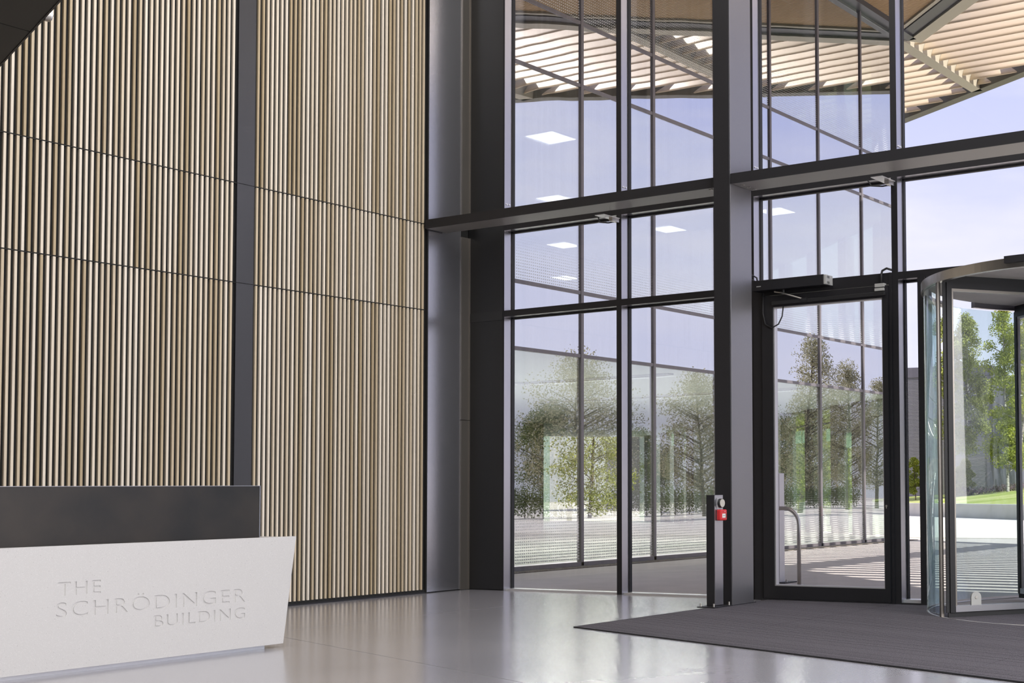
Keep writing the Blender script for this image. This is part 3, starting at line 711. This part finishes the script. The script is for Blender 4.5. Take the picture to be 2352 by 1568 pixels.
# ---------------- lobby lamps (above and behind the frame; seen as glints in the glass)
for i, (x, y) in enumerate(((9.2, -10.2), (7.4, -9.6), (11.0, -10.8), (9.2, -12.2), (11.0, -12.8), (7.4, -11.6))):
    d = thing('downlight', (x, y, 4.4), 'round recessed downlight in the black soffit', 'downlight', 'downlights in the soffit')
    obj('trim_ring', arc_wall(x, y, 0.085, 0.02, 0, 360, 4.385, 4.40, 24), M['white_plastic'], d)
    obj('lens', disc((x, y, 4.398), (0, 0, -1), 0.074, 0.006, 24), M['downlight'], d)
for i, (x, y) in enumerate(((4.5, -2.2), (4.5, -4.4), (8.5, -2.2), (8.5, -4.4))):
    d = thing('linear_luminaire', (x, y, 9.45), 'long white linear luminaire hung below the high ceiling', 'ceiling light', 'linear luminaires')
    obj('housing', bx(x-1.4, x+1.4, y-0.05, y+0.05, 9.44, 9.52), M['white_plastic'], d)
    obj('diffuser', bx(x-1.38, x+1.38, y-0.04, y+0.04, 9.43, 9.44), M['downlight'], d)
    for s in (-1.2, 1.2): obj('hanger', disc((x+s, y, 9.52), (0, 0, 1), 0.006, 0.08, 6), M['steel'], d)

# ================================================================ OUTSIDE GROUND
def edge_Y(x): return 19.48 - 0.4956 * x
def diag_Y(x): return 14.44 - 0.794 * x
tag(obj('ground', bx(-120, 160, 0.165, 170, -0.25, -0.02), M['paving']), 'grey paving outside the entrance', None, None, 'structure')
tag(obj('plaza', prism([(-2.2, 17.2), (60, 17.2), (60, 120), (-120, 120), (-120, 17.2)], -0.019, -0.008), M['plaza']), 'bright pale paved plaza beyond the canopy', None, None, 'structure')
tag(obj('gravel_strip', bx(-2.12, -1.9, 0.3, 15.9, -0.02, -0.005), mat('gravel', (0.22, 0.20, 0.17), 0.9, 0, 0.2, (60, 1.0, (0.08, 0.07, 0.06)), (60, 1.0))), None, None, None, 'structure')

# ================================================================ GLAZED OFFICE WING
FX = -2.2
wg = thing('office_wing', (FX, 8.0, 0), 'glazed office wing seen through the lobby glass', 'building')
MY = [0.86, 2.72, 4.58, 6.44, 8.30, 10.16, 12.02, 13.88, 15.74]
ZL = [0.06, 3.35, 4.37, 7.74, 8.77, 11.85]
for y in MY:
    obj('mullion', bx(FX - 0.06, FX + 0.03, y - 0.03, y + 0.03, 0.0, 12.0), M['facade_frame'], wg)
for z in ZL[1:5]:
    obj('transom', bx(FX - 0.05, FX + 0.022, MY[0], MY[-1], z - 0.028, z + 0.028), M['facade_frame'], wg)
obj('base_rail', bx(FX - 0.05, FX + 0.03, MY[0], MY[-1], 0.0, 0.06), M['facade_frame'], wg)
for y0, y1 in zip(MY[:-1], MY[1:]):
    for k in range(5):
        z0, z1 = ZL[k], ZL[k+1]
        obj('pane', bx(FX - 0.012, FX, y0 + 0.03, y1 - 0.03, z0 + 0.02, z1 - 0.02), M['spandrel'] if k in (1, 3) else (M['wingglass'] if k == 0 else M['wingglass_up']), wg)
XB = -24.5
E0, E1 = Vector((-2.3, 16.3)), Vector((-22.4, 31.4)); ED = (E1 - E0).normalized()      # skew end wall
def ep(s): q = E0 + ED * s; return (q.x, q.y)
FOOT = [(FX - 0.08, 0.32), (FX - 0.08, 15.9), ep(0.2), ep(25.0), (XB, 28.6), (XB, 0.32)]
obj('ground_floor', prism(FOOT, -0.1, 0.01), M['pale_floor'], wg)
obj('upper_floor', prism(FOOT, 3.42, 4.30), M['wing_ceiling'], wg)
obj('upper_floor', prism(FOOT, 7.80, 8.70), M['wing_ceiling'], wg)
obj('roof', prism([(FX - 0.08, 0.32), (FX - 0.08, 15.9), ep(-0.2), ep(25.2), (XB - 0.2, 28.7), (XB - 0.2, 0.32)], 12.0, 12.5), M['concrete'], wg)
obj('end_wall', bx(XB, FX - 0.06, 0.17, 0.32, 0, 12.0), M['white'], wg)
obj('corner_pier', prism([(FX - 0.40, 15.55), (FX - 0.10, 15.55), (FX - 0.10, 16.1), (FX - 0.40, 16.3)], 0.01, 12.0), M['white'], wg)
obj('solid_wall', bar(ep(8.5), ep(17.3), 0.2, 0.01, 3.42), M['white'], wg)
for (a, b) in ((20.87, 21.54), (19.0, 19.63), (17.42, 18.07), (7.85, 8.35), (5.75, 6.4), (4.05, 4.52), (2.5, 3.1), (23.4, 23.9)):
    obj('end_pier', bar(ep(a), ep(b), 0.3, 0.01, 3.42), M['dk_door'], wg)
for k in range(11):
    a = 1.2 + 2.25 * k
    for (z0, z1) in ((4.3, 7.8), (8.7, 12.0)):
        obj('upper_pier', bar(ep(a), ep(a + 0.5), 0.25, z0, z1), M['frame'], wg)
for (a, b, z) in ((17.4, 25.0, 0.74), (6.4, 7.85, 0.82)):
    obj('low_wall', bar(ep(a), ep(b), 0.16, 0.01, z, None, -0.3), M['white'], wg)
obj('end_pane', bar(ep(0.3), ep(8.5), 0.012, 0.05, 3.42, None, 0.05), M['clearback'], wg)
obj('end_pane', bar(ep(17.3), ep(25.0), 0.012, 0.05, 3.42, None, 0.05), M['clearback'], wg)
for (z0, z1) in ((4.3, 7.8), (8.7, 12.0)): obj('end_pane', bar(ep(0.3), ep(25.0), 0.012, z0, z1, None, 0.08), M['clearback'], wg)
for z in (2.96, 3.36): obj('end_rail', bar(ep(0.3), ep(8.4), 0.08, z, z + 0.05), M['facade_frame'], wg)
for y in (4.0, 9.5, 15.0, 20.5, 26.0): obj('rear_pier', bx(XB - 0.1, XB + 0.15, y - 0.4, y + 0.4, 0, 12), M['dk_door'], wg)
for (z0, z1) in ((0.02, 3.42), (4.3, 7.8), (8.7, 12.0)): obj('rear_pane', bx(XB - 0.02, XB - 0.01, 0.35, 28.4, z0, z1), M['clearback'], wg)
obj('partition', bx(-18.1, -18.0, 18.4, 20.95, 0.01, 3.42), M['dk_door'], wg)
obj('partition', bx(-18.1, -18.0, 15.0, 18.4, 0.01, 3.42), M['grey_plastic'], wg)
for (s0, s1, z0, z1) in ((6.42, 7.2, 2.52, 2.88), (7.3, 7.75, 2.52, 2.88), (4.56, 5.4, 2.50, 2.84), (3.62, 4.02, 2.28, 2.68), (3.14, 3.55, 2.18, 2.68), (18.1, 18.95, 2.6, 3.3), (19.7, 20.8, 2.9, 3.36)):
    obj('roller_blind', bar(ep(s0), ep(s1), 0.01, z0, z1, None, -0.1), M['mint'], wg)
for y in (4.2, 9.2, 13.6): obj('round_column', disc((-5.2, y, 4.3), (0, 0, 1), 0.22, 3.5, 20), M['white'], wg, True)
for (x, y, lb_) in ((-4.9, 6.85, 'largest lit square ceiling panel, high in the leftmost upper pane'), (-8.4, 10.9, 'lit ceiling panel just above the beam in the leftmost upper pane'), (-12.1, 15.3, 'lit ceiling panel below the beam in the leftmost middle pane'),
                    (-8.4, 15.0, 'lit ceiling panel below the beam right of the second mullion'), (-4.9, 11.4, 'lit ceiling panel above the beam left of the column'), (-4.9, 14.6, 'lit ceiling panel right of the column above the door'), (-15.8, 19.5, 'smallest lit ceiling panel deep in the leftmost middle pane')):
    c = thing('ceiling_panel', (x, y, 7.79), lb_, 'ceiling light', 'ceiling panels in the wing')
    obj('panel_frame', bx(x-0.35, x+0.35, y-0.35, y+0.35, 7.785, 7.80), M['white_plastic'], c)
    obj('diffuser', bx(x-0.32, x+0.32, y-0.32, y+0.32, 7.778, 7.785), M['lamp_panel'], c)

for (y, e_) in ((4.0, 300), (8.5, 340), (13.0, 380)):  # strip lamps added to brighten the wing's ground floor
    l_ = thing('fill_strip', (-7.0, y, 3.41), 'long added fill-light strip on the ground floor of the wing at %s' % ('the lobby end' if y < 5 else 'the middle' if y < 10 else 'the plaza end'), 'ceiling light', 'added fill strips in the wing')
    obj('housing', bx(-11.0, -3.4, y - 0.09, y + 0.09, 3.385, 3.42), M['white_plastic'], l_)
    obj('diffuser', bx(-10.95, -3.45, y - 0.07, y + 0.07, 3.378, 3.385), M['fill_soft'], l_)
    a_ = area('fill_strip_light', (-7.0, y, 3.36), (0, 0, -1), 0.14, 7.4, e_, (1.0, 0.97, 0.92)); a_.rotation_euler = (0, 0, R(90))

# ================================================================ CANOPY
cn_ = thing('entrance_canopy', (0, 10, 11.85), 'high entrance canopy with cream louvre blades and timber soffit', 'canopy')
XE = 24.0
# timber soffit: X from FX to the diagonal
bm = bmesh.new(); y = 0.35
while y < 16.1:
    x1 = min((14.44 - y) / 0.794 - 0.35, XE)
    if x1 > FX + 0.3: box(bm, FX + 0.25, x1, y - 0.016, y + 0.016, 12.02, 12.07)
    y += 0.062
tag(obj('soffit_slats', bm, M['soffit_wood'], cn_), None, None, None, 'stuff')
obj('soffit_back', prism([(FX + 0.2, 0.2), (17.6, 0.2), (FX + 0.2, diag_Y(FX + 0.2) - 0.3)], 12.10, 12.45), M['dk_steel'], cn_)
# steel
obj('head_beam', bx(FX - 0.02, FX + 0.26, 0.2, 16.2, 11.90, 12.3), M['dk_steel'], cn_)
p0 = (FX, diag_Y(FX)); p1 = (18.0, diag_Y(18.0))
obj('diagonal_beam', bar(p0, p1, 0.34, 11.95, 12.5, None, -0.12), M['dk_steel'], cn_)
obj('diagonal_trim', bar(p0, p1, 0.10, 11.97, 12.3, None, -0.36), M['tan_steel'], cn_)
obj('diagonal_flange', bar(p0, p1, 0.34, 11.90, 11.95, None, 0.22), M['tan_steel'], cn_)
obj('rib_beam', bx(-2.52, -2.20, 16.1, edge_Y(-2.4), 11.86, 12.42), M['tan_steel'], cn_)
e0 = (-9.0, edge_Y(-9.0)); e1 = (37.0, edge_Y(37.0))
obj('edge_beam', bar(e0, e1, 0.30, 11.86, 12.5, None, 0.08), M['olive_steel'], cn_)
# more ribs further right (all parallel, carrying the blades)
ribs = [-2.36, 3.2, 8.8, 14.4, 20.0]
for x in ribs[1:]:
    obj('rib_beam', bx(x - 0.16, x + 0.16, max(diag_Y(x), 0.3), edge_Y(x), 11.86, 12.42), M['tan_steel'], cn_)
# louvre blade: curved aerofoil, leaning up and away from the entrance
bmb = bmesh.new(); prof = []
for k in range(6):
    t = k / 5.0; yy = 0.20 * t; zz = 0.30 * (t ** 0.95) ; prof.append((yy, zz + 0.012 * math.sin(math.pi * t)))
top = [(a, b + 0.0) for a, b in prof]; bot = [(a + 0.014, b - 0.016) for a, b in prof]
loop = top + bot[::-1]
va = [bmb.verts.new((0, a, b)) for a, b in loop]; vb = [bmb.verts.new((1, a, b)) for a, b in loop]
bmb.faces.new(va); bmb.faces.new(vb[::-1])
for i in range(len(loop)): bmb.faces.new((va[i], va[(i+1)%len(loop)], vb[(i+1)%len(loop)], vb[i]))
bmesh.ops.recalc_face_normals(bmb, faces=bmb.faces[:])
bme = bpy.data.meshes.new('louvre_blade'); bmb.to_mesh(bme); bmb.free(); bme.materials.append(M['tan'])
for p in bme.polygons: p.use_smooth = len(p.vertices) == 4
yb = 15.68 - 0.46 * 33
blades = 0
while yb < 24.2:
    xa = (14.44 - yb) / 0.794 + 0.45; xb = (19.46 - yb) / 0.4956
    if yb > 16.0: xa = -9.0
    stops = [xa] + [r_ for r_ in ribs if xa + 0.3 < r_ < xb - 0.3] + [xb]
    for i, (s0, s1) in enumerate(zip(stops[:-1], stops[1:])):
        s0 += 0.17 if i > 0 else 0; s1 -= 0.17 if i < len(stops) - 2 else 0
        if yb > 16.0 and s1 < FX and False: continue
        if s1 - s0 < 0.15 or blades >= 290 or s0 > 34: continue
        o = bpy.data.objects.new('louvre_blade', bme); link(o, cn_)
        o.location = Vector((s0, yb, 11.93)) - cn_.location; o.scale = (s1 - s0, 1, 1); blades += 1
    yb += 0.46

# ================================================================ OUTSIDE FURNITURE
hr = thing('handrail', (3.5, 1.95, 0), 'bent stainless steel handrail outside the glazed door', 'handrail')
pts = [(3.52, 1.95, 0.0), (3.52, 1.95, 0.74)] + [(3.52 - 0.2 + 0.2*math.cos(R(a)), 1.95, 0.74 + 0.2*math.sin(R(a))) for a in (15, 30, 45, 60, 75, 90)]
pts += [(2.92, 1.95, 0.94)] + [(2.92 - 0.2*math.sin(R(a)), 1.95, 0.74 + 0.2*math.cos(R(a))) for a in (15, 30, 45, 60, 75, 90)] + [(2.72, 1.95, 0.0)]
obj('rail_tube', tube(pts, 0.024, 12), M['steel'], hr, True)
for x in (3.52, 2.72): obj('floor_flange', disc((x, 1.95, -0.02), (0, 0, 1), 0.05, 0.03, 16), M['steel'], hr)
ap = thing('outdoor_post', (2.86, 2.55, 0), 'pale grey access post outside, behind the door edge', 'post')
obj('post', bx(2.83, 2.90, 2.48, 2.60, -0.02, 1.38, 0.004), M['bead'], ap)
obj('base_plate', bx(2.74, 3.02, 2.42, 2.70, -0.02, -0.005), M['anthracite'], ap)
obj('anchor_bolt', disc((2.99, 2.50, -0.005), (0, 0, 1), 0.012, 0.035, 8), M['steel'], ap)

# concrete retaining wall, lawn, clad building
P = [(-40.0, 63.2), (-14.84, 41.2), (-7.03, 34.4), (25.0, 6.6 + 20.5)]
rw = thing('retaining_wall', (-10, 37, 0), 'low pale concrete retaining wall edging the lawn', 'wall')
Q = [(-24.0, 49.0), (-14.84, 41.2), (-7.03, 34.5), (-1.0, 29.4)]
for a, b in zip(Q[:-1], Q[1:]):
    obj('wall_segment', bar(a, b, 0.30, -0.02, 0.50, None, 0.15), M['concrete'], rw)
    obj('coping', bar(a, b, 0.36, 0.50, 0.56, None, 0.15), M['concrete'], rw)
# lawn rises behind the wall
def lawn_z(x, y):
    base = 0.50
    d = max(0.0, (y - 34.5) + 0.87 * (x + 7.0))         # distance behind wall line
    return base + 0.9 * (1 - math.exp(-d / 9.0)) * max(0.12, min(1.0, (x + 24.0) / 14.0)) + 0.02 * d
bm = bmesh.new(); grid = {}
nx, ny = 46, 40
for i in range(nx + 1):
    for j in range(ny + 1):
        s = i / nx; t = j / ny
        # along the wall polyline
        L_ = [Vector(q) for q in Q]; seg = s * (len(L_) - 1); k = min(int(seg), len(L_) - 2); p = L_[k].lerp(L_[k+1], seg - k)
        d_ = t * t * 45.0
        x, y = p.x + d_ * 0.05, p.y + 0.2 + d_
        grid[i, j] = bm.verts.new((x, y, lawn_z(x, y) if j > 0 else 0.48))
for i in range(nx):
    for j in range(ny): bm.faces.new((grid[i,j], grid[i+1,j], grid[i+1,j+1], grid[i,j+1]))
tag(obj('lawn', bm, M['grass'], None, True), 'mown green lawn rising behind the retaining wall', None, None, 'structure')

cb = thing('clad_building', (-24, 60, 0), 'grey building with fine horizontal ribbed cladding beyond the lawn', 'building')
pA, pB = Vector((-44.0, 55.0)), Vector((-20.2, 61.4))
dr = (pB - pA).normalized(); nn = Vector((-dr.y, dr.x))
obj('wall', prism([pA[:], pB[:], (pB + nn*18)[:], (pA + nn*18)[:]], 0.0, 7.95), M['cladding'], cb)
bm = bmesh.new(); z = 0.25
while z < 7.9:
    bar(pA, pB, 0.05, z, z + 0.042, bm, -0.025); z += 0.085
tag(obj('cladding_ribs', bm, M['cladding'], cb), None, None, None, 'stuff')
obj('parapet', prism([(pA - nn*0.12)[:], (pB - nn*0.12 + dr*0.4)[:], (pB + nn*18.1 + dr*0.4)[:], (pA + nn*18.1)[:]], 7.95, 8.55), M['cladding_dk'], cb)
obj('corner_pier', prism([(pB - nn*0.10)[:], (pB - nn*0.10 + dr*0.4)[:], (pB + nn*18 + dr*0.4)[:], (pB + nn*18)[:]], 0.0, 7.95), M['cladding_dk'], cb)

# ================================================================ PLANTS
import numpy as np
class Leaves:
    """collects small four-sided leaves and builds them as one mesh"""
    def __init__(self): self.v = []
    def add(self, seed, c, rad, n, size):
        g = np.random.default_rng(seed)
        d = g.normal(size=(n, 3)); d /= np.linalg.norm(d, axis=1)[:, None]
        p = np.array(c) + d * (g.random((n, 1)) ** 0.45) * np.array(rad)
        a = g.normal(size=(n, 3)); a /= np.linalg.norm(a, axis=1)[:, None]
        b = np.cross(a, g.normal(size=(n, 3))); b /= np.linalg.norm(b, axis=1)[:, None]
        s_ = size * g.uniform(0.6, 1.3, (n, 1))
        a *= s_; b *= s_ * 0.6
        self.v.append(np.stack([p + a, p + b, p - a, p - b], axis=1).reshape(-1, 3))
    def build(self, name, mat_, parent=None):
        v = np.concatenate(self.v)
        if parent is not None: v = v - np.array(root_of(parent).location)
        n = len(v); me = bpy.data.meshes.new(name)
        me.vertices.add(n); me.vertices.foreach_set('co', v.astype(np.float32).ravel())
        me.loops.add(n); me.loops.foreach_set('vertex_index', np.arange(n, dtype=np.int32))
        me.polygons.add(n // 4); me.polygons.foreach_set('loop_start', np.arange(0, n, 4, dtype=np.int32))
        me.update(calc_edges=True); me.validate(); me.materials.append(mat_)
        return link(bpy.data.objects.new(name, me), parent)
def tree(name, base, h, crown_w, crown_z0, nclump, nleaf, lsize, leafm, barkm, label, cat='tree', group=None, stems=1, seed=0, shape=0.5):
    rng = random.Random(seed); base = Vector(base)
    t = thing(name, base, label, cat, group)
    tb = bmesh.new(); lb = Leaves()
    for s in range(stems):
        lean = Vector((rng.uniform(-0.08, 0.08), rng.uniform(-0.08, 0.08), 0)) * (1 if stems == 1 else 1.6)
        b0 = base + Vector((rng.uniform(-0.5, 0.5), rng.uniform(-0.5, 0.5), 0)) * (0 if stems == 1 else 1)
        pts_ = [b0 + Vector((lean.x*h*k/6 + rng.uniform(-.03,.03)*h*0.15, lean.y*h*k/6, h*0.93*k/6)) for k in range(7)]
        r0_ = 0.016*h if stems == 1 else 0.009*h
        tube(pts_, [r0_*(1 - 0.13*k) for k in range(7)], 8, tb)
        nc = nclump // stems
        for k in range(nc):
            u = (k + rng.random()) / nc
            z = crown_z0 + (h - crown_z0) * u
            w = crown_w * (math.sin(math.pi * (0.12 + 0.86 * u)) ** shape) * (1.0 if u < 0.6 else 1.05 - 0.7*(u-0.6)/0.4)
            a = rng.uniform(0, 6.28); rr_ = w * math.sqrt(rng.uniform(0.05, 1))
            kk = min(5.99, z / (h*0.93) * 6); tr_ = pts_[int(kk)].lerp(pts_[int(kk)+1], kk - int(kk))
            c = Vector((tr_.x + rr_*math.cos(a), tr_.y + rr_*math.sin(a), base.z + z))
            if rr_ > 0.3: tube([Vector((tr_.x, tr_.y, base.z + max(0.3, z - 0.5*rr_))), c], [0.004*h, 0.0015*h], 4, tb)
            cr_ = crown_w * rng.uniform(0.26, 0.45)
            lb.add(rng.randrange(10**9), c, (cr_, cr_, cr_*0.8), nleaf, lsize)
    obj('trunk', tb, barkm, t); lb.build('crown', leafm, t)
    return t
def gz(x, y): return lawn_z(x, y) - 0.1
tree('birch_tree', (-15.2, 46.5, gz(-15.2, 46.5)), 8.8, 1.15, 2.3, 120, 260, 0.05, M['leaf'], M['bark'], 'multi-stemmed birch with white trunks behind the cone shrub', stems=3, seed=3)
tree('birch_tree', (-13.6, 50.5, gz(-13.6, 50.5)), 7.9, 1.2, 1.6, 110, 260, 0.05, M['leaf'], M['bark'], 'birch with pale foliage right of the multi-stemmed birch', stems=2, seed=5)
tree('birch_tree', (-11.7, 45.2, gz(-11.7, 45.2)), 8.9, 1.15, 1.2, 120, 260, 0.05, M['leaf_y'], M['bark'], 'tall birch at the right edge seen past the door post', stems=2, seed=8)
tree('birch_tree', (-9.9, 48.6, gz(-9.9, 48.6)), 9.4, 1.3, 1.0, 120, 260, 0.05, M['leaf'], M['bark'], 'dense birch on the lawn at the far right edge', stems=3, seed=11)
tree('birch_tree', (-18.6, 68.0, 0.8), 11.0, 2.0, 1.0, 90, 260, 0.065, M['leaf'], M['bark'], 'distant birch beside the clad building corner', stems=2, seed=15)
tree('birch_tree', (-13.0, 63.0, 0.9), 11.5, 2.2, 1.0, 90, 260, 0.065, M['leaf_y'], M['bark'], 'distant birch behind the lawn birches', stems=2, seed=16)
tree('clipped_tree', (-17.35, 46.3, 0.50), 2.15, 0.48, 0.55, 30, 400, 0.035, M['leaf_y'], M['bark2'], 'small round-headed young tree by the retaining wall', seed=21)
tree('cone_shrub', (-14.75, 46.0, gz(-14.75, 46.0) - 0.1), 1.85, 0.52, 0.08, 60, 400, 0.028, M['leaf'], M['bark2'], 'bright green cone-shaped shrub in front of the grey cladding', 'shrub', seed=23)
rng = random.Random(4); lb = Leaves()
for k in range(26):
    x = -14.6 + 5.2 * k / 25.0; y = 46.4 + rng.uniform(-0.3, 0.3) + 0.2*k/25
    lb.add(k, (x, y, gz(x, y) + 0.2), (0.3, 0.3, 0.28), 160, 0.035)
tag(lb.build('flowering_plants', M['flower']), 'low mauve flowering plants under the birches', 'plants', None, 'stuff')
# greenery to the right of the view: shows as reflections in the wing glass
REF = [(23.1, 33.0, 7.0, 2.9, 'broad feathery tree mirrored in the leftmost wing panes'), (36.0, 54.0, 4.6, 2.4, 'dark low tree mirrored right of the first lobby mullion'),
       (21.5, 40.7, 6.6, 2.2, 'slender tree mirrored beside the column'), (20.3, 47.5, 9.0, 2.0, 'tallest tree mirrored in the side door glass'),
       (22.2, 55.7, 8.4, 1.7, 'second tree mirrored in the side door glass'), (24.1, 62.7, 8.0, 1.7, 'tree mirrored at the lock side of the door glass'),
       (31.0, 60.0, 6.5, 3.4, 'dark tree mirrored behind the tallest tree'), (36.0, 74.0, 7.0, 3.6, 'dark far tree mirrored at the right of the door glass'), (32.0, 42.0, 5.5, 2.6, 'dark bushy tree mirrored behind the feathery tree')]
for i, (x, y, h, w, lab) in enumerate(REF):
    tree('broadleaf_tree', (x, y, 0.0), h, w, 1.5, 90, 300 if 'dark' in lab else 170, 0.05, M['leaf_d'] if 'dark' in lab else M['leaf_o'], M['bark2'], lab, seed=40 + i, shape=0.7)
hd = thing('hedge', (27.5, 47, 0), 'long dark hedge mirrored low in the wing glass', 'hedge')
lb = Leaves()
for k in range(60):
    t = k / 59.0; x = 28 - 1.0 * t; y = 29 + 36 * t
    lb.add(900 + k, (x, y, 0.8), (0.8, 0.8, 0.8), 700, 0.05)
lb.build('foliage', M['leaf_d'], hd)
bm = bmesh.new()
for k in range(30):
    t = k / 29.0; tube([(28 - t, 29 + 36*t, -0.02), (28 - t, 29 + 36*t, 1.2)], 0.03, 5, bm)
obj('stems', bm, M['bark2'], hd)
# garden behind the wing, seen through it
for i, (x, y, h_, lab) in enumerate(((-10.5, 26.5, 2.9, 'bright young tree seen through the wing in the side door glass'), (-13.5, 29.5, 3.6, 'small tree seen through the wing beside the blinds'), (-22.0, 36.0, 4.5, 'tree seen through the wing beyond the low wall'), (-28.5, 30.0, 5.5, 'tree seen through the wing behind the dark partition'), (-29.0, 36.0, 6.0, 'tree seen through the wing left of the lobby mullion'), (-15.5, 34.0, 5.0, 'tree seen through the wing above the low wall'))):
    tree('courtyard_tree', (x, y, -0.02), h_, 0.32 * h_, 0.4, 50, 220, 0.06, M['leaf_y'] if i < 2 else M['leaf'], M['bark2'], lab, seed=70 + i)
